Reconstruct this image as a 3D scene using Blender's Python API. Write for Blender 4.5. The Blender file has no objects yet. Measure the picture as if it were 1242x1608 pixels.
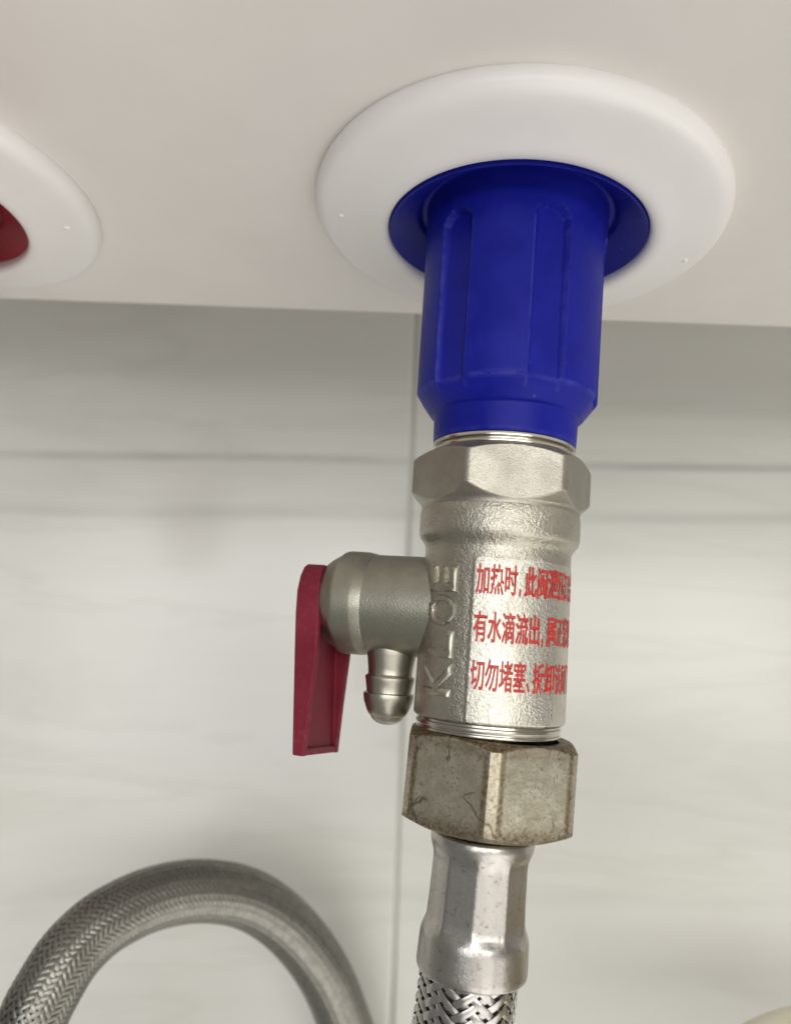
import bpy, bmesh, math, random
from mathutils import Vector, Matrix
random.seed(7)
R = math.radians
MM = 0.001
sc = bpy.context.scene
COL = sc.collection

# ------------------------------------------------------------------ camera
CAM = Vector((-16.371, -111.182, -68.335))          # millimetres, blue outlet at the origin
pitch, yaw, roll = .1823, -.0067, .0381
cyw, syw, cp, sp = math.cos(yaw), math.sin(yaw), math.cos(pitch), math.sin(pitch)
fw = Vector((syw * cp, cyw * cp, sp)); rt = Vector((cyw, -syw, 0)); up = rt.cross(fw)
r2 = math.cos(roll) * rt + math.sin(roll) * up
u2 = -math.sin(roll) * rt + math.cos(roll) * up
cd = bpy.data.cameras.new('camera'); cam = bpy.data.objects.new('camera', cd); COL.objects.link(cam)
m = Matrix.Identity(4)
for i in range(3):
    m[i][0] = r2[i]; m[i][1] = u2[i]; m[i][2] = -fw[i]; m[i][3] = CAM[i] * MM
cam.matrix_world = m
cd.sensor_fit = 'HORIZONTAL'; cd.sensor_width = 36.0; cd.lens = 36.0 * 1229.96 / 1242
cd.clip_start = .005; cd.clip_end = 50
cd.dof.use_dof = True; cd.dof.focus_distance = .108; cd.dof.aperture_fstop = 23
sc.camera = cam

# ------------------------------------------------------------------ light
w = bpy.data.worlds.new('World'); sc.world = w; w.use_nodes = True
bg = w.node_tree.nodes['Background']
bg.inputs['Color'].default_value = (1.0, .97, .915, 1); bg.inputs['Strength'].default_value = .205


def area(name, loc, target, sx, sy, power, col):
    l = bpy.data.lights.new(name, 'AREA'); l.shape = 'RECTANGLE'; l.size = sx; l.size_y = sy
    l.energy = power; l.color = col
    o = bpy.data.objects.new(name, l); COL.objects.link(o)
    o.location = Vector(loc) * MM
    o.rotation_euler = (Vector(target) - Vector(loc)).to_track_quat('-Z', 'Y').to_euler()
    return o


area('room_lamp', (300, -1300, 25), (0, 0, -70), .95, .42, 6.4, (1, .975, .92))
area('added_wall_glow', (-400, -1300, -20), (0, 100, -80), .55, .6, 3.2, (.97, .98, 1))  # added lamp, no known source; gives the left tiles a soft reflected glow
area('floor_bounce', (900, -1000, -1150), (600, -900, 0), 3.6, 2.1, 37.0, (1, .972, .92))
sc.view_settings.view_transform = 'Standard'; sc.view_settings.look = 'None'
sc.view_settings.exposure = .05; sc.view_settings.gamma = 1


# ------------------------------------------------------------------ helpers
def tag(o, label=None, cat=None, group=None, kind=None):
    if label: o['label'] = label
    if cat: o['category'] = cat
    if group: o['group'] = group
    if kind: o['kind'] = kind
    return o


def empty(name, mat):
    o = bpy.data.objects.new(name, None); COL.objects.link(o); o.empty_display_size = .01
    o.matrix_world = mat
    return o


def link(name, bm, mat, parent=None, smooth=True, sharp=None):
    """bm is in millimetres in the parent's frame"""
    for v in bm.verts: v.co *= MM
    bmesh.ops.recalc_face_normals(bm, faces=bm.faces)
    me = bpy.data.meshes.new(name); bm.to_mesh(me); bm.free()
    for p in me.polygons: p.use_smooth = smooth
    if smooth and sharp: me.set_sharp_from_angle(angle=R(sharp))
    if mat: me.materials.append(mat)
    o = bpy.data.objects.new(name, me); COL.objects.link(o)
    if parent: o.parent = parent
    return o


def bevel(o, wd, seg=2, ang=30):
    b = o.modifiers.new('bevel', 'BEVEL'); b.width = wd * MM; b.segments = seg
    b.limit_method = 'ANGLE'; b.angle_limit = R(ang); b.harden_normals = False
    return o


def refine(prof, step):
    out = [prof[0]]
    for a, b in zip(prof, prof[1:]):
        n = max(1, int(math.hypot(b[0] - a[0], b[1] - a[1]) / step))
        for k in range(1, n + 1): out.append((a[0] + (b[0] - a[0]) * k / n, a[1] + (b[1] - a[1]) * k / n))
    return out


def rounded(prof, rad, seg=3):
    """round the corners of an (r,z) polyline"""
    out = [prof[0]]
    for i in range(1, len(prof) - 1):
        a, b, c = Vector(prof[i - 1]), Vector(prof[i]), Vector(prof[i + 1])
        d1, d2 = (a - b), (c - b)
        q = min(rad, d1.length * .45, d2.length * .45)
        if q < 1e-4: out.append(tuple(b)); continue
        p, s = b + d1.normalized() * q, b + d2.normalized() * q
        for k in range(seg + 1):
            t = k / seg
            out.append(tuple((1 - t) ** 2 * p + 2 * t * (1 - t) * b + t * t * s))
    out.append(prof[-1])
    return out


def lathe(prof, seg=96, rf=None, bm=None, xf=None, cap=False):
    """revolve (r,z); rf(phi,r,z)->r reshapes the section; phi=0 points to the viewer (-Y), + is right"""
    bm = bm or bmesh.new()
    rows = []
    for r, z in prof:
        row = []
        for k in range(seg):
            ph = 2 * math.pi * k / seg
            q = rf(ph, r, z) if rf else r
            v = Vector((q * math.sin(ph), -q * math.cos(ph), z))
            row.append(bm.verts.new(xf @ v if xf else v))
        rows.append(row)
    for a, b in zip(rows, rows[1:]):
        for k in range(seg):
            bm.faces.new((a[k], a[(k + 1) % seg], b[(k + 1) % seg], b[k]))
    if cap:
        bm.faces.new(rows[0]); bm.faces.new(rows[-1])
    return bm


def box(lo, hi, bm=None):
    bm = bm or bmesh.new()
    v = [bm.verts.new((x, y, z)) for x in (lo[0], hi[0]) for y in (lo[1], hi[1]) for z in (lo[2], hi[2])]
    for f in ((0, 1, 3, 2), (4, 6, 7, 5), (0, 4, 5, 1), (2, 3, 7, 6), (0, 2, 6, 4), (1, 5, 7, 3)):
        bm.faces.new([v[i] for i in f])
    return bm


def wrapdeg(a):
    return (a + 180) % 360 - 180


def smooth01(a, b, x):
    t = min(1, max(0, (x - a) / (b - a))); return t * t * (3 - 2 * t)


# ------------------------------------------------------------------ materials
def mat(name, base, rough=.5, metal=0., spec=.5, coat=0.):
    m = bpy.data.materials.new(name); m.use_nodes = True
    nt = m.node_tree; b = nt.nodes['Principled BSDF']
    b.inputs['Base Color'].default_value = (*base, 1); b.inputs['Roughness'].default_value = rough
    b.inputs['Metallic'].default_value = metal; b.inputs['Specular IOR Level'].default_value = spec
    b.inputs['Coat Weight'].default_value = coat; b.inputs['Coat Roughness'].default_value = .12
    return m, nt, b


def node(nt, t, **kw):
    n = nt.nodes.new(t)
    for k, v in kw.items():
        if k.startswith('i_'): n.inputs[k[2:].replace('_', ' ')].default_value = v
        else: setattr(n, k, v)
    return n


def coords(nt, scale=(1, 1, 1)):
    tc = node(nt, 'ShaderNodeTexCoord'); mp = node(nt, 'ShaderNodeMapping')
    mp.inputs['Scale'].default_value = scale
    nt.links.new(tc.outputs['Object'], mp.inputs['Vector'])
    return mp.outputs['Vector']


def noise(nt, vec, scale, detail=3, rough=.55, dist=0.):
    n = node(nt, 'ShaderNodeTexNoise'); n.inputs['Scale'].default_value = scale
    n.inputs['Detail'].default_value = detail; n.inputs['Roughness'].default_value = rough
    n.inputs['Distortion'].default_value = dist
    nt.links.new(vec, n.inputs['Vector'])
    return n.outputs['Fac']


def ramp(nt, fac, stops):
    r = node(nt, 'ShaderNodeValToRGB'); e = r.color_ramp.elements
    while len(e) < len(stops): e.new(.5)
    for el, (p, c) in zip(e, stops):
        el.position = p; el.color = (c, c, c, 1) if isinstance(c, (int, float)) else (*c, 1)
    nt.links.new(fac, r.inputs['Fac'])
    return r.outputs['Color']


def mixc(nt, fac, a, b):
    x = node(nt, 'ShaderNodeMix', data_type='RGBA')
    for s, v in ((x.inputs[0], fac), (x.inputs[6], a), (x.inputs[7], b)):
        if isinstance(v, (int, float)): s.default_value = v
        elif isinstance(v, tuple): s.default_value = (*v, 1)
        else: nt.links.new(v, s)
    return x.outputs[2]


def math_(nt, op, a, b=0.):
    x = node(nt, 'ShaderNodeMath', operation=op)
    for s, v in ((x.inputs[0], a), (x.inputs[1], b)):
        if isinstance(v, (int, float)): s.default_value = v
        else: nt.links.new(v, s)
    return x.outputs[0]


def bump(nt, b, h, dist, strength=1.0):
    x = node(nt, 'ShaderNodeBump'); x.inputs['Distance'].default_value = dist; x.inputs['Strength'].default_value = strength
    nt.links.new(h, x.inputs['Height']); nt.links.new(x.outputs['Normal'], b.inputs['Normal'])


def enamel(name, base, rough, coat=.0):
    m, nt, b = mat(name, base, rough, coat=coat)
    v = coords(nt)
    c = ramp(nt, noise(nt, v, 60, 4), [(.3, tuple(x * .96 for x in base)), (.7, base)])
    nt.links.new(c, b.inputs['Base Color'])
    bump(nt, b, noise(nt, v, 260, 2), .00006)
    return m


M_enamel = enamel('white_enamel', (.78, .75, .718), .32)
M_ring = enamel('white_plastic', (.81, .79, .775), .34)


def plastic(name, base, rough, scuff):
    m, nt, b = mat(name, base, rough, spec=.13)
    v = coords(nt)
    n1 = noise(nt, v, 900, 5, .7)
    n2 = noise(nt, v, 150, 3)
    c = mixc(nt, ramp(nt, n2, [(.35, 0.), (.75, 1.)]), base, tuple(min(1, x * 1.25 + .004) for x in base))
    g = node(nt, 'ShaderNodeNewGeometry')
    edge = math_(nt, 'MULTIPLY', ramp(nt, g.outputs['Pointiness'], [(.53, 0.), (.6, 1.)]), ramp(nt, n1, [(.5, 0.), (.72, 1.)]))
    c = mixc(nt, math_(nt, 'MULTIPLY', edge, .5), c, scuff)
    at = node(nt, 'ShaderNodeAttribute', attribute_name='edge')
    worn = math_(nt, 'MULTIPLY', at.outputs['Fac'], ramp(nt, noise(nt, v, 420, 4, .7), [(.4, .12), (.7, 1.)]))
    c = mixc(nt, math_(nt, 'MULTIPLY', worn, .42), c, scuff)
    vo = node(nt, 'ShaderNodeTexVoronoi', feature='F1'); vo.inputs['Scale'].default_value = 330
    mp = node(nt, 'ShaderNodeMapping'); mp.inputs['Scale'].default_value = (1, 1, .55); nt.links.new(v, mp.inputs['Vector']); nt.links.new(mp.outputs['Vector'], vo.inputs['Vector'])
    spk = math_(nt, 'MULTIPLY', ramp(nt, vo.outputs['Distance'], [(.05, 1.), (.12, 0.)]), ramp(nt, noise(nt, v, 190, 2), [(.58, 0.), (.64, 1.)]))
    c = mixc(nt, math_(nt, 'MULTIPLY', spk, .55), c, scuff)
    nt.links.new(c, b.inputs['Base Color'])
    nt.links.new(ramp(nt, n2, [(.3, rough - .06), (.7, rough + .08)]), b.inputs['Roughness'])
    bump(nt, b, n1, .00002)
    return m


M_blue = plastic('blue_plastic', (.006, .009, .215), .38, (.13, .14, .50))
M_red = plastic('red_plastic', (.22, .012, .022), .42, (.5, .1, .12))
M_lever = plastic('crimson_plastic', (.165, .016, .030), .46, (.36, .12, .14))


def metal(name, base, rough, grain, depth, band=None, streak=None, stain=None):
    m, nt, b = mat(name, base, rough, 1.0)
    v = coords(nt)
    n1 = noise(nt, v, grain, 3, .6, .4)
    h = n1
    if band:      # coarser cast texture in patches
        n2 = noise(nt, v, grain * .42, 2, .5, .8)
        h = math_(nt, 'ADD', n1, math_(nt, 'MULTIPLY', n2, band))
    bump(nt, b, h, depth)
    n3 = noise(nt, coords(nt, streak or (1, 1, 1)), 170, 4, .6)
    c = ramp(nt, n3, [(.3, tuple(x * .74 for x in base)), (.68, base)])
    if stain:
        n4 = noise(nt, v, 1300, 5, .7)
        c = mixc(nt, math_(nt, 'MULTIPLY', ramp(nt, n4, [(.56, 0.), (.68, 1.)]), .6), c, stain)
    nt.links.new(c, b.inputs['Base Color'])
    nt.links.new(ramp(nt, n3, [(.3, rough + .08), (.7, rough - .03)]), b.inputs['Roughness'])
    return m


NI = (.55, .525, .45)
M_cast = metal('cast_nickel', NI, .32, 3300, .00009, band=1.2)
M_sand = metal('sand_cast_nickel', (.43, .41, .355), .37, 4200, .00006)
M_fine = metal('satin_nickel', (.50, .48, .405), .36, 3000, .00002)
M_darkrefl = metal('nickel_dark_reflection', (.42, .405, .335), .37, 4200, .00004)  # base darkened to stand in for dark surroundings mirrored in branch and cap
M_turn = metal('turned_nickel', (.66, .63, .55), .2, 2500, .00001, streak=(.3, .3, 6))
M_pad = metal('label_nickel', (.69, .665, .585), .32, 3300, .00008, band=1.2)
M_ferr = metal('stainless_ferrule', (.56, .535, .505), .3, 2200, .00003, streak=(3, 3, .35), stain=(.2, .15, .1))
M_wire = metal('stainless_braid', (.60, .58, .56), .26, 3000, .00001, streak=(4, 4, 4))
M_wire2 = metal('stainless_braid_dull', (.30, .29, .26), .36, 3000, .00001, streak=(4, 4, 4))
M_tube, _, _ = mat('dark_rubber', (.03, .03, .03), .6)
M_ink, _nt, _b = mat('red_ink', (.48, .02, .016), .45)
_v = coords(_nt); _n = noise(_nt, _v, 2200, 4, .7)
_nt.links.new(ramp(_nt, _n, [(.35, (.56, .06, .045)), (.6, (.44, .016, .014))]), _b.inputs['Base Color'])


def nut_mat():
    m, nt, b = mat('stained_brass_nut', (.6, .55, .42), .3, .94)
    v = coords(nt)
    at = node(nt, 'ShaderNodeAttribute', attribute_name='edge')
    n1 = noise(nt, v, 420, 4, .65)
    n2 = noise(nt, v, 2300, 4, .7)
    base = ramp(nt, n1, [(.32, (.56, .515, .38)), (.66, (.78, .74, .60))])
    speck = math_(nt, 'MULTIPLY', ramp(nt, n2, [(.54, 0.), (.62, 1.)]), ramp(nt, n1, [(.36, 0.), (.56, 1.)]))
    c = mixc(nt, math_(nt, 'MULTIPLY', speck, .55), base, (.16, .105, .05))
    vo = node(nt, 'ShaderNodeTexVoronoi', feature='DISTANCE_TO_EDGE'); vo.inputs['Scale'].default_value = 120
    dv = node(nt, 'ShaderNodeMix', data_type='VECTOR'); dv.inputs[0].default_value = .006
    nz = node(nt, 'ShaderNodeTexNoise'); nz.inputs['Scale'].default_value = 260; nz.inputs['Detail'].default_value = 2
    nt.links.new(v, nz.inputs['Vector']); nt.links.new(v, dv.inputs[4]); nt.links.new(nz.outputs['Color'], dv.inputs[5])
    nt.links.new(dv.outputs[1], vo.inputs['Vector'])
    crack = math_(nt, 'MULTIPLY', ramp(nt, vo.outputs['Distance'], [(.0, 1.), (.03, 0.)]), ramp(nt, noise(nt, v, 130, 2), [(.5, 0.), (.56, 1.)]))
    c = mixc(nt, math_(nt, 'MULTIPLY', crack, .8), c, (.09, .06, .03))
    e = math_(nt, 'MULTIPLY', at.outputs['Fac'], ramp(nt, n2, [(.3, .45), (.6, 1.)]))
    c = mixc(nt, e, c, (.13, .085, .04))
    nt.links.new(c, b.inputs['Base Color'])
    nt.links.new(ramp(nt, e, [(0., .29), (1., .55)]), b.inputs['Roughness'])
    bump(nt, b, n1, .00006)
    return m


M_nut = nut_mat()


def tile_mat():
    m, nt, b = mat('glazed_marble_tile', (.76, .755, .70), .2, spec=.5)
    tc = node(nt, 'ShaderNodeTexCoord'); geo = node(nt, 'ShaderNodeNewGeometry')
    mp = node(nt, 'ShaderNodeMapping'); mp.inputs['Scale'].default_value = (.16, 1, 1); mp.inputs['Rotation'].default_value = (0, R(1.2), 0)
    nt.links.new(geo.outputs['Position'], mp.inputs['Vector'])
    v = mp.outputs['Vector']
    n1 = noise(nt, v, 26, 5, .6, .6)
    n2 = noise(nt, v, 60, 4, .65, .4)
    veins = ramp(nt, n1, [(.46, 0.), (.5, 1.), (.54, 0.)])
    soft = ramp(nt, n2, [(.35, 0.), (.7, 1.)])
    c = mixc(nt, soft, (.70, .695, .655), (.725, .722, .688))
    c = mixc(nt, math_(nt, 'MULTIPLY', veins, .26), c, (.58, .575, .52))
    # one long broken grey vein across both tiles
    sx = node(nt, 'ShaderNodeSeparateXYZ'); nt.links.new(geo.outputs['Position'], sx.inputs[0])
    wob = math_(nt, 'MULTIPLY', math_(nt, 'SUBTRACT', noise(nt, v, 30, 2), .5), .006)
    brk = noise(nt, v, 110, 3)
    for zc, wd, st in ((-.0135, .0015, .62), (-.0285, .0022, .28), (-.1285, .0028, .14)):
        line = math_(nt, 'ADD', sx.outputs['Z'], math_(nt, 'MULTIPLY', sx.outputs['X'], -.021))
        d = math_(nt, 'ABSOLUTE', math_(nt, 'SUBTRACT', math_(nt, 'ADD', line, wob), zc))
        f = math_(nt, 'MULTIPLY', ramp(nt, math_(nt, 'DIVIDE', d, wd * 2), [(.1, 1.), (.6, 0.)]), ramp(nt, brk, [(.38, .4), (.56, 1.)]))
        c = mixc(nt, math_(nt, 'MULTIPLY', f, st), c, (.36, .37, .34))
    nt.links.new(c, b.inputs['Base Color'])
    bump(nt, b, noise(nt, geo.outputs['Position'], 35, 2), .00012)
    return m


M_tile = tile_mat()
M_grout = enamel('grey_grout', (.56, .56, .52), .8)
M_basin = enamel('cream_plastic', (.83, .78, .62), .4)

# ------------------------------------------------------------------ wall with tiles
WY = 105.0
bm = box((-900, WY + .5, -520), (900, WY + 60, 420))
wall = link('wall', bm, M_grout, None, smooth=False); tag(wall, kind='structure')
JX, TW, TH, G = -14.0, 600.0, 300.0, 1.15
tile_mesh = None
for ix in (-1, 0):
    for iz in (-1, 0, 1):
        x0 = JX + ix * TW; z0 = -235 + iz * TH
        if tile_mesh is None:
            o = link('tile', box((G / 2, 0, G / 2), (TW - G / 2, 5, TH - G / 2)), M_tile, wall, smooth=False)
            bevel(o, .7, 2); tile_mesh = o.data; first = o
        else:
            o = first.copy(); COL.objects.link(o)
        o.location = Vector((x0, WY - random.uniform(0, .12), z0)) * MM

# ------------------------------------------------------------------ water heater
ex = Vector((1, -.0985, -.0470)).normalized()
ez = Vector((.0477, .0104, 1)).normalized()
ey = ez.cross(ex).normalized(); ex = ey.cross(ez)
MH = Matrix((ex, ey, ez)).transposed().to_4x4()
heater = empty('water_heater', MH.copy())
tag(heater, 'white enamelled water heater, its flat underside across the top of the picture', 'water heater')
EDGE = 40.2


def heater_body():
    bm = bmesh.new()
    # outline with a rounded bottom edge all round, a shallow panel
    lo, hi = (-330, -150), (330, EDGE)
    rad = 5.0
    rows = []
    for z, ins in [(420, 0)] + [(rad - rad * math.sin(R(a)), rad - rad * math.cos(R(a))) for a in (0, 15, 30, 45, 60, 75, 90)]:
        ring = []
        rc = 14
        for cx, cyy, a0 in ((hi[0] - rc, hi[1] - rc, 0), (lo[0] + rc, hi[1] - rc, 90), (lo[0] + rc, lo[1] + rc, 180), (hi[0] - rc, lo[1] + rc, 270)):
            for k in range(7):
                a = R(a0 + 15 * k); q = rc - ins
                ring.append(bm.verts.new((cx + q * math.cos(a), cyy + q * math.sin(a), z)))
        rows.append(ring)
    for a, b in zip(rows, rows[1:]):
        for k in range(len(a)): bm.faces.new((a[k], a[(k + 1) % len(a)], b[(k + 1) % len(a)], b[k]))
    bm.faces.new(rows[0]); bm.faces.new(rows[-1])
    return bm


link('casing', heater_body(), M_enamel, heater, sharp=40)

# ------------------------------------------------------------------ trim rings and coloured sleeves
HR, OR, HZ = 19.74, 31.15, -4.65


def ring_bm():
    p = [(30.7, .3), (31.05, -.3), (31.15, -1.0), (31.05, -1.7), (30.75, -2.35), (30.2, -2.9), (29.5, -3.25), (28.6, -3.5), (27, -3.85), (25, -4.25), (23.2, -4.68),
         (22.2, -4.98), (21.4, -5.15), (20.8, -5.15), (20.3, -5.02), (19.95, -4.75), (19.74, -4.4), (19.68, -3.9), (19.7, -.1), (20.0, .3)]
    return lathe(p, 160)


def pip(parent, ang, r, z, size):
    bm = bmesh.new()
    a = R(ang)
    bmesh.ops.create_uvsphere(bm, u_segments=12, v_segments=8, radius=size)
    for v in bm.verts: v.co = Vector((v.co.x, v.co.y, v.co.z * .55)) + Vector((r * math.sin(a), -r * math.cos(a), z))
    return link('moulding_pip', bm, M_ring, parent)


RED = Vector((-100.0, 5.24, 0)); RED.z = -ez.x / ez.z * RED.x - ez.y / ez.z * RED.y
trims = []
for nm, pos, lab in ((0, Vector((0, 0, 0)), 'glossy white dished trim ring round the blue pipe sleeve'),
                     (1, RED, 'white dished trim ring round the red outlet, cut off by the picture edge')):
    e = empty('trim_ring', Matrix.Translation(pos * MM) @ MH)
    tag(e, lab, 'trim ring', 'white trim rings round the heater outlets')
    link('ring', ring_bm(), M_ring, e, sharp=60)
    trims.append(e)
pip(trims[0], -80.5, 27.0, -3.8, .5); pip(trims[0], 102.7, 27.4, -3.72, .5)
pip(trims[1], 101.9, 26.8, -3.85, .65)

# pipe frame: local Z runs up the pipe, local -Y looks at the camera
pz = Vector((.0394, -.0331, 1)).normalized()
ax = Vector((0, 1, 0)).cross(pz).normalized(); ay = pz.cross(ax)
th = math.atan2(CAM.x, -CAM.y)
lx = math.cos(th) * ax + math.sin(th) * ay
ly = -math.sin(th) * ax + math.cos(th) * ay
MP = Matrix((lx, ly, pz)).transposed().to_4x4()


def pipe_thing(name, base):
    return empty(name, MP @ Matrix.Translation((0, 0, base * MM)))


FLUTES = [23.4 + 60 * k for k in range(6)]


def sleeve_bm(zb):
    prof = [(19.6, -.6), (19.6, -4.2), (19.35, -4.25), (18.6, -3.7), (15.3, -1.35), (14.75, -.45), (13.9, -.4), (13.78, -2.6), (13.72, -6.0), (13.62, -10.6), (13.42, -29.9), (13.25, -30.35),
            (11.2, -33.15), (10.66, -33.3), (10.60, -33.6), (10.47, -37.15), (10.3, -37.45), (9.0, -37.5)]
    prof = rounded(prof, .25, 2); prof = refine(prof, .38)

    def rf(ph, r, z):
        d = math.degrees(ph)
        k = r
        if z < -3 and 10.9 < r < 15:
            sector = abs(wrapdeg(min((wrapdeg(d - f) for f in FLUTES), key=abs)))
            # flat lands between the flutes near the lower end
            amt = smooth01(-6, -12, z)
            off = 30 - sector
            if sector > 9:
                flat = 13.62 * math.cos(R(18)) / math.cos(R(min(18, off)))
                k = min(k, k * (1 - .22 * amt) + min(k, flat * k / 13.62) * .22 * amt)
            zt, zl = -5.6, -32.2
            hw = 10.2
            # rounded ends
            e = 1.0
            if z > zt - 2.0: e = math.sqrt(max(0, 1 - ((z - (zt - 2.0)) / 2.0) ** 2)) if z < zt else 0
            if z < zl + 2.4: e = math.sqrt(max(0, 1 - ((zl + 2.4 - z) / 2.4) ** 2)) if z > zl else 0
            if e > 0 and sector < hw * e + 1.6:
                floor_r = 12.5 + .25 * (sector / 10) ** 2
                t = 1 - smooth01(hw * e - 1.2, hw * e + 1.2, sector)
                k = min(k, k + (min(k, floor_r) - k) * t)
        return k
    bm = lathe(prof, 288, rf)
    lay = bm.verts.layers.float.new('edge')
    for v in bm.verts:
        d = math.degrees(math.atan2(v.co.x, -v.co.y))
        sec = min(abs(wrapdeg(d - f)) for f in FLUTES)
        z = v.co.z; rr = math.hypot(v.co.x, v.co.y)
        e = 0
        if -31.8 < z < -7.5: e = .8 * max(0, 1 - abs(sec - 10.9) / 1.1)
        if rr > 12.4: e = max(e, .8 * max(0, 1 - abs(z + 30.3) / .45))
        if z < -36.9: e = max(e, .4)
        v[lay] = e
    for v in bm.verts: v.co.z -= zb
    return bm


blue = pipe_thing('pipe_sleeve', -37.5)
tag(blue, 'fluted blue plastic sleeve on the heater outlet above the nickel valve', 'pipe sleeve')
link('sleeve_body', sleeve_bm(-37.5), M_blue, blue, sharp=38)
red = empty('pipe_sleeve', Matrix.Translation(RED * MM) @ MP @ Matrix.Translation((0, 0, -37.5 * MM)))
tag(red, 'dark red plastic sleeve inside the trim ring at the left edge', 'pipe sleeve')
o = link('sleeve_body', sleeve_bm(-37.5), M_red, red, sharp=38)

# threaded steel outlet under the sleeve: belongs to the heater
nip = link('outlet_nipple', lathe(rounded([(8.5, -30), (8.5, -37.55), (10.42, -37.55), (10.45, -38.05), (9.75, -38.12), (9.75, -38.42), (10.25, -38.45), (10.25, -38.86), (8, -39)], .07, 2), 128), M_turn, None, sharp=35)
nip.matrix_world = MP; nip.parent = heater; nip.matrix_parent_inverse = heater.matrix_world.inverted()

# ------------------------------------------------------------------ relief valve
VB = -78.3
valve = pipe_thing('relief_valve', VB)
tag(valve, 'cast nickel relief valve with crimson lever, barbed drain and red print', 'valve')


def vpart(name, bm, m, sharp=None, parent=None):
    for v in bm.verts: v.co.z -= VB
    return link(name, bm, m, parent or valve, sharp=sharp)


def smin(a, b, k):
    h = max(0, min(1, .5 + .5 * (b - a) / k)); return b + (a - b) * h - k * h * (1 - h)


HEXC = -19.5


def hex_rf(ph, r, z):
    d = wrapdeg(math.degrees(ph) - HEXC)
    s = (d % 60) - 30
    return min(smin(11.55 / math.cos(R(s)), 13.12, .10), r)


p = [(9.6, -38.93), (10.45, -38.93), (12.9, -40.3), (13.5, -40.85), (14.0, -42.0), (14.0, -44.3), (13.2, -45.1), (12.2, -46.2), (11.55, -46.8), (11.44, -47.15), (11.43, -47.5), (11.2, -47.6)]
vpart('hex_collar', lathe(refine(rounded(p, .35, 3), .16), 300, hex_rf), M_sand, 50)
PAD0, PAD1 = -15.0, 128.0


def body_r(d, r, w=1.0):
    """body section: round, with a slightly proud printed pad worked into shallow flats"""
    if r < 10.2: return r
    q = r
    t = w * smooth01(PAD0 - 1.3, PAD0 + 1.3, d) * (1 - smooth01(PAD1 - 1, PAD1 + 1, d))
    if t > 0:
        for a0, a1 in ((-15, 53), (53, 92), (92, 128)):
            if a0 <= d <= a1:
                mid, half = (a0 + a1) / 2, (a1 - a0) / 2
                flat = r * math.cos(R(half)) / math.cos(R(d - mid))
                q = r + (flat - r) * .24
        q = r + (q + .16 - r) * t
    return q


def body_rf(ph, r, z):
    d = wrapdeg(math.degrees(ph))
    if z < -54.2 and z > -76.4: return body_r(d, r, smooth01(-54.2, -55.6, z))
    return r


p = [(10.2, -46.6), (11.0, -46.75), (11.42, -47.3), (11.58, -48.4), (11.58, -51.0), (11.4, -51.7), (10.7, -52.5), (10.46, -53.1), (10.44, -54.4), (10.44, -54.7), (10.53, -75.9), (10.5, -76.3), (10.2, -76.6), (9.85, -76.65)]
vb = vpart('valve_body', lathe(refine(rounded(p, .3, 3), .35), 360, body_rf), M_cast, 45)
vb.data.materials.append(M_pad)
for f in vb.data.polygons:      # the printed pad has a lighter base colour than the rest of the casting
    c = f.center / MM
    if PAD0 + .6 < wrapdeg(math.degrees(math.atan2(c.x, -c.y))) < PAD1 and -76.2 < c.z + VB < -54.8: f.material_index = 1
p = [(9.6, -76.4), (9.86, -76.6), (9.86, -76.95), (10.12, -77.0), (10.12, -77.5), (9.8, -77.55), (9.8, -77.8), (10.05, -77.85), (10.05, -78.2), (9.6, -78.25), (9.0, -79)]
vpart('machined_neck', lathe(rounded(p, .08, 2), 128), M_turn, 35)

# --- side branch
TH = 18.5
sa = Vector((-math.cos(R(TH)), math.sin(R(TH)), 0)).normalized()      # along the branch, away from the body
sa = (Matrix.Rotation(th, 3, 'Z').inverted() @ sa) if False else sa
# the branch angle was measured against the world; turn it into the pipe frame
sa = (Matrix.Rotation(-th, 3, 'Z') @ sa).normalized()
st = Vector((0, 0, 1)).cross(sa); st = st if st.y > 0 else -st       # across the branch, away from the camera
SZ = -61.6
XS = Matrix((st, sa.cross(st) if False else Vector((0, 0, 1)), sa)).transposed().to_4x4()
XS = Matrix.Translation((0, 0, SZ)) @ XS                              # local (t, z, s)
p = [(7.42, 6.0), (7.42, 18.6), (7.3, 18.8)]
vpart('side_branch', lathe(refine(p, .6), 128, xf=XS), M_darkrefl, 40)
p = [(7.3, 17.6), (7.44, 18.0), (7.6, 18.7), (7.76, 19.5), (7.8, 22.3), (7.72, 22.7), (7.45, 23.0), (7.1, 23.6), (6.5, 24.7), (5.8, 25.6), (5.3, 25.8), (0.3, 25.8)]
vpart('end_cap', lathe(refine(rounded(p, .15, 2), .5), 128, xf=XS), M_darkrefl, 40)

# --- drain nipple under the branch
DS = 15.0
dc = sa * DS
p = [(3.4, -66.0), (3.7, -67.6), (3.62, -69.0), (3.35, -70.8), (3.25, -71.75), (3.3, -71.9), (3.62, -72.1), (3.66, -72.35), (3.55, -72.9), (3.3, -74.3), (3.32, -74.4), (3.68, -74.55), (3.72, -74.9),
     (3.6, -75.7), (3.1, -77.0), (2.75, -77.6), (2.6, -77.7), (2.5, -77.8), (2.2, -78.3), (1.5, -78.8), (.8, -79.0), (.02, -79.05)]
vpart('drain_nipple', lathe(p, 64, xf=Matrix.Translation(dc)), M_fine, 50)

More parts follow.
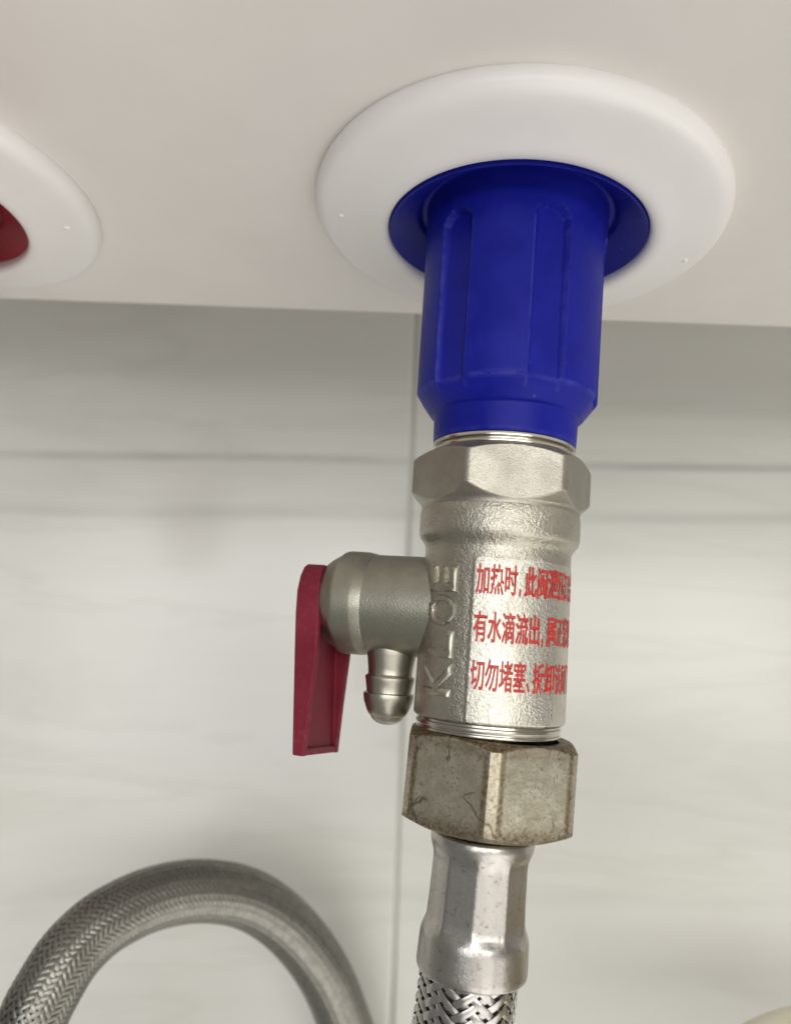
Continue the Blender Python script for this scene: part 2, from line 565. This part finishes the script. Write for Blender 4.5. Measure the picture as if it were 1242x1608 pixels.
# --- lever: a U channel hanging from the branch end
S1 = 29.6
def lever_bm():
    bm = bmesh.new()
    tw, tp = 1.25, 1.3
    #        z     half width  flange depth
    sec = [(5.2, 3.8, 3.0), (4.6, 5.0, 3.1), (3.2, 6.0, 3.3), (1.0, 6.6, 3.5), (-2, 6.75, 3.7), (-8, 6.75, 3.6), (-15, 6.65, 2.7), (-22.9, 6.6, 1.8)]
    rows = []
    for z, hw, d in sec:
        pts = [(S1, -hw), (S1, hw), (S1 - d, hw), (S1 - d, hw - tw), (S1 - tp, hw - tw), (S1 - tp, -hw + tw), (S1 - d, -hw + tw), (S1 - d, -hw)]
        lean = -1.3 + (1.7 * max(0, -z) / 22.9) * -1
        rows.append([bm.verts.new(sa * (s + lean) + st * t + Vector((0, 0, SZ + z - (.075 * t if z < -20 else 0)))) for s, t in pts])
    for a, b in zip(rows, rows[1:]):
        for k in range(8): bm.faces.new((a[k], a[(k + 1) % 8], b[(k + 1) % 8], b[k]))
    for r in (rows[0], rows[-1]):
        bm.faces.new((r[0], r[1], r[4], r[5])); bm.faces.new((r[1], r[2], r[3], r[4])); bm.faces.new((r[0], r[5], r[6], r[7]))
    # lower end wall of the channel
    v = []
    for z in (-21.75, -22.85):
        d = 1.75
        for s, t in ((S1 - tp + .02, -5.4), (S1 - tp + .02, 5.4), (S1 - d, 5.4), (S1 - d, -5.4)):
            v.append(bm.verts.new(sa * (s - 3.0) + st * t + Vector((0, 0, SZ + z - .075 * t))))
    for f in ((0, 1, 2, 3), (4, 7, 6, 5), (0, 4, 5, 1), (1, 5, 6, 2), (2, 6, 7, 3), (3, 7, 4, 0)): bm.faces.new([v[i] for i in f])
    return bm


lv = vpart('lever', lever_bm(), M_lever, 30); bevel(lv, .3, 2, 35)
vpart('lever_hub', lathe(rounded([(.5, 26.1), (4.4, 26.1), (4.4, 28.4), (.5, 28.4)], .2, 2), 48, xf=XS), M_lever, 40)


# --- writing
def glyph(ch, bold=0.0, extrude=0.0, bev=0.0):
    cu = bpy.data.curves.new('glyph', 'FONT'); cu.body = ch; cu.size = 1; cu.offset = bold
    cu.extrude = extrude; cu.bevel_depth = bev; cu.bevel_resolution = 1; cu.resolution_u = 4
    ob = bpy.data.objects.new('glyph', cu); COL.objects.link(ob)
    dg = bpy.context.evaluated_depsgraph_get(); dg.update()
    me = bpy.data.meshes.new_from_object(ob.evaluated_get(dg))
    bpy.data.objects.remove(ob); bpy.data.curves.remove(cu)
    bm = bmesh.new(); bm.from_mesh(me); bpy.data.meshes.remove(me)
    bmesh.ops.remove_doubles(bm, verts=bm.verts, dist=1e-5)
    return bm


def slice_bm(bm, axis, step):
    c = [v.co[axis] for v in bm.verts]
    if not c: return
    x = min(c) + step
    while x < max(c):
        no = Vector((0, 0, 0)); no[axis] = 1; co = Vector((0, 0, 0)); co[axis] = x
        bmesh.ops.bisect_plane(bm, geom=bm.verts[:] + bm.edges[:] + bm.faces[:], plane_co=co, plane_no=no)
        x += step


def merge(dst, src):
    mp = {v: dst.verts.new(v.co) for v in src.verts}
    for f in src.faces:
        try: dst.faces.new([mp[v] for v in f.verts])
        except ValueError: pass
    src.free()


LINES = [('加热时,此阀泄压口会', -57.75), ('有水滴流出,属正常现', -64.0), ('切勿堵塞、拆卸该阀门', -70.2)]
CW, CH = 10.2, 4.0          # degrees per character, character height in mm
for text, zc in LINES:
    out = bmesh.new()
    d = -12.6
    for ch in text:
      for px, pr in ((-.016, 0), (.016, .012)):          # two passes of ink, slightly out of register
        g = glyph(ch, .016)
        small = ch in ',、'
        if small and ch == ',':
            for v in g.verts: v.co.x += .12
        slice_bm(g, 0, .16)
        for v in g.verts:
            u, q = v.co.x + px, v.co.y
            if small: a = d + u * CW * .8
            else: a = d + (u - .02) * CW * 1.0
            z = zc + (q - .36) * CH * 1.06
            rr = body_r(a, 10.47) + .055 + pr
            v.co = Vector((rr * math.sin(R(a)), -rr * math.cos(R(a)), z))
        merge(out, g)
      d += CW * (.52 if small else 1.0)
    vpart('printed_line', out, M_ink)

# raised casting letters reading up the left side
for ch, z0, wd in (('K', -73.4, 4.3), ('L', -68.4, 3.6), ('O', -64.2, 4.2), ('E', -59.6, 3.5)):
    g = glyph(ch, .03)
    bmesh.ops.triangulate(g, faces=g.faces)
    x0 = min(v.co.x for v in g.verts); x1 = max(v.co.x for v in g.verts); y1 = max(v.co.y for v in g.verts); y0 = min(v.co.y for v in g.verts)
    slice_bm(g, 1, .06); slice_bm(g, 0, .08)
    ext = bmesh.ops.extrude_face_region(g, geom=g.faces[:])
    topv = {e for e in ext['geom'] if isinstance(e, bmesh.types.BMVert)}
    bnd = {v for v in topv if any(f for f in v.link_faces if not all(w in topv for w in f.verts))}
    for v in g.verts:
        u = (v.co.x - x0) / (x1 - x0); q = (v.co.y - y0) / (y1 - y0)
        a = -27.5 - q * 27.0                       # letter height runs round the body
        z = z0 + u * wd
        h = (.14 if v in bnd else .42) if v in topv else -.25
        rr = 10.48 + h
        v.co = Vector((rr * math.sin(R(a)), -rr * math.cos(R(a)), z))
    vpart('cast_letter', g, M_fine, 60)

# ------------------------------------------------------------------ braided hose below the valve
def hose_matrix(off, tilt):
    return MP @ Matrix.Translation((off * MM, 0, -78.3 * MM)) @ Matrix.Rotation(tilt, 4, 'Y')


HB = -78.3
hose = empty('braided_hose', hose_matrix(.62, R(1.7)))
tag(hose, 'steel braided hose with stained hex nut screwed under the nickel valve', 'hose')


def hpart(name, bm, m, sharp=None, parent=None):
    for v in bm.verts: v.co.z -= HB
    return link(name, bm, m, parent or hose, sharp=sharp)


NC = 4.5


def nut_rf(ph, r, z):
    d = wrapdeg(math.degrees(ph) - NC)
    s = (d % 60) - 30
    c = (d + 30) % 60 - 30
    return min(smin(11.2 / math.cos(R(s)), 12.55 / math.cos(R(c)), .1), r)


p = [(9.3, -78.55), (10.3, -78.4), (10.9, -78.45), (12.55, -79.35), (12.75, -79.7), (12.75, -89.3), (12.5, -89.7), (10.2, -90.75), (9.0, -90.95), (6.9, -90.95)]
pf = refine(rounded(p, .25, 2), .3)
bm = lathe(pf, 240, nut_rf)
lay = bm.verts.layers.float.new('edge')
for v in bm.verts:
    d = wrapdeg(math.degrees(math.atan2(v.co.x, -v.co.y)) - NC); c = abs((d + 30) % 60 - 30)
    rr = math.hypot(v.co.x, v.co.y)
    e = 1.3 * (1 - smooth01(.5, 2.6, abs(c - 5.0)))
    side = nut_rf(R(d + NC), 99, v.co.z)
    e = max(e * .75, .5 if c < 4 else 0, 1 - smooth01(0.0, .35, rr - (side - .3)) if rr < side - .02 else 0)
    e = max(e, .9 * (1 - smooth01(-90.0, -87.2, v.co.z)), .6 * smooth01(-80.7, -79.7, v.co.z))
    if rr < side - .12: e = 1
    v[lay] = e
hpart('hex_nut', bm, M_nut, 22)


def ferr_rf(ph, r, z):
    a = 1 - smooth01(.72, 1, abs((z + 99.2) / 5.6)) if abs(z + 99.2) < 5.6 else 0
    if a <= 0: return r
    s = (math.degrees(ph) % 36) - 18
    q = r * 1.025 * math.cos(R(18)) / math.cos(R(s))
    return r + (min(r * 1.02, q) - r) * a


p = [(5.8, -91.6), (6.7, -91.7), (7.05, -92.1), (7.12, -92.9), (6.98, -93.6), (6.6, -94.6), (6.52, -95.3), (6.62, -100), (6.74, -102.6), (6.88, -103.4), (7.24, -104.5), (7.36, -105.2), (7.5, -108.9), (7.38, -109.5), (7.0, -109.75), (6.2, -109.7)]
hpart('crimp_ferrule', lathe(refine(rounded(p, .3, 3), .35), 200, ferr_rf), M_ferr, 40)


def frames(pts):
    out = []; n0 = Vector((0, 1, 0))
    for i, q in enumerate(pts):
        t = (pts[min(i + 1, len(pts) - 1)] - pts[max(i - 1, 0)]).normalized()
        n0 = (n0 - t * n0.dot(t)).normalized()
        out.append((q, n0.copy(), t.cross(n0)))
    return out


def resample(fn, n):
    P = [fn(k / 400) for k in range(401)]; L = [0]
    for a, b in zip(P, P[1:]): L.append(L[-1] + (b - a).length)
    pts = []; j = 0
    for k in range(n + 1):
        s = L[-1] * k / n
        while j < 399 and L[j + 1] < s: j += 1
        t = (s - L[j]) / max(1e-9, L[j + 1] - L[j]); pts.append(P[j].lerp(P[j + 1], min(1, t)))
    return pts, L[-1]


def strand_bm(fr, length, rad, k, N, sgn, width, lift, bm=None, wires=3):
    """one flat ribbon of the braid following a helix along the hose, weaving 2 over 2 under"""
    bm = bm or bmesh.new()
    n = len(fr) - 1
    tanp = .72
    rows = []
    for i in range(n + 1):
        q, n1, n2 = fr[i]
        s = length * i / n
        ph = sgn * s / (rad * tanp) + 2 * math.pi * k / N
        wv = math.sin(N * .5 * (2 * s / (rad * tanp)) * .5 + (0 if sgn > 0 else math.pi) + math.pi * k * (1 if sgn > 0 else 1))
        row = []
        t = n1.cross(n2)
        # ribbon across direction (perpendicular to the helix, in the surface)
        er = n1 * math.cos(ph) + n2 * math.sin(ph); ep = -n1 * math.sin(ph) + n2 * math.cos(ph)
        tang = None
        for u in (-1, -.33, .33, 1):
            # offset along the surface normal to the helix direction
            dphi = -sgn * u * width / 2 * math.sin(math.atan(tanp)) / rad
            ds = u * width / 2 * math.cos(math.atan(tanp))
            rr = rad + lift * wv + (.06 if abs(u) < .5 else 0)
            d2 = ph + dphi
            row.append(bm.verts.new(q - t * 0 + (n1 * math.cos(d2) + n2 * math.sin(d2)) * rr + fr[i][1].cross(fr[i][2]) * ds))
        rows.append(row)
    for a, b in zip(rows, rows[1:]):
        for j in range(3): bm.faces.new((a[j], a[j + 1], b[j + 1], b[j]))
    return bm


# short straight run of the hose, curving away a little below the picture
def near_path(t):
    return Vector((-.2 - 1.6 * t - 14 * t ** 2.4, 1.2 * t, -108.2 - 62 * t))


NB = 17
pts, LN = resample(near_path, 150); frn = frames(pts)


def tube(fr, rad, seg=24):
    bm = bmesh.new(); rows = []
    for q, a, b in fr:
        rows.append([bm.verts.new(q + (a * math.cos(2 * math.pi * k / seg) + b * math.sin(2 * math.pi * k / seg)) * rad) for k in range(seg)])
    for x, y in zip(rows, rows[1:]):
        for k in range(seg): bm.faces.new((x[k], x[(k + 1) % seg], y[(k + 1) % seg], y[k]))
    bm.faces.new(rows[0]); bm.faces.new(rows[-1])
    return bm


hpart('inner_tube', tube(frn, 5.95), M_tube)
for k in range(NB):
    for sgn in (1, -1):
        hpart('braid_strand', strand_bm(frn, LN, 6.42, k + (.5 if sgn < 0 else 0), NB, sgn, .88, .21), M_wire)

# ------------------------------------------------------------------ looping hose at the lower left
loop = empty('braided_hose', Matrix.Translation(Vector((-64, 45, -260)) * MM))
tag(loop, 'dull steel braided hose arching in a loop low in front of the tiled wall', 'hose')
PX = [(30, 1700), (52, 1600), (72, 1560), (102, 1509), (132, 1475), (166, 1447), (235, 1413), (312, 1399), (388, 1411), (452, 1454), (505, 1522), (540, 1603), (560, 1680)]
DEP = [136, 138, 140, 143, 146, 149, 155, 161, 167, 172, 176, 180, 183]


def unproj(px, py, depth):
    d = fw + r2 * ((px - 621) / 1229.96) - u2 * ((py - 804) / 1229.96)
    return CAM + d * depth


ctrl = [unproj(x, y, d) for (x, y), d in zip(PX, DEP)]
ctrl = [ctrl[0] + Vector((-3, -14, -70)), ctrl[0] + Vector((-4, -6, -32))] + ctrl + [ctrl[-1] + Vector((4, 3, -30)), ctrl[-1] + Vector((5, 3, -75))]
ctrl = [c - Vector((-64, 45, -260)) for c in ctrl]


def catmull(t):
    n = len(ctrl) - 1; f = t * n; i = min(n - 1, int(f)); u = f - i
    P = [ctrl[max(0, min(n, i + k))] for k in (-1, 0, 1, 2)]
    return .5 * ((2 * P[1]) + (P[2] - P[0]) * u + (2 * P[0] - 5 * P[1] + 4 * P[2] - P[3]) * u * u + (3 * P[1] - P[0] - 3 * P[2] + P[3]) * u ** 3)


pts, LN2 = resample(catmull, 820)
for _ in range(40): pts = [pts[0]] + [(pts[i - 1] + pts[i] * 2 + pts[i + 1]) / 4 for i in range(1, len(pts) - 1)] + [pts[-1]]
frl = frames(pts)
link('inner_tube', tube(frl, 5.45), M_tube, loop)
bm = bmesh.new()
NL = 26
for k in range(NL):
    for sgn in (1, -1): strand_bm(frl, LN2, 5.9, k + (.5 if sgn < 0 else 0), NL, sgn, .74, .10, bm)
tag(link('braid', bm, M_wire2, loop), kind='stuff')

# ------------------------------------------------------------------ basin corner
basin = empty('basin', Matrix.Translation(Vector((79, 8, -229.3)) * MM))
tag(basin, 'cream plastic basin with a rolled rim, just showing in the lower right corner', 'basin')
BR = 46
p = [(.5, 57), (24, 57), (30, 59), (35, 64), (BR - 7, 92), (BR - 5, 97), (BR - 2, 99.5), (BR, 99.5), (BR + 1.5, 98), (BR + 1, 95), (BR - 3, 93), (37, 62), (32, 56), (26, 54), (.5, 54)]
link('bowl', lathe(rounded(p, 2, 3), 160), M_basin, basin, sharp=60)
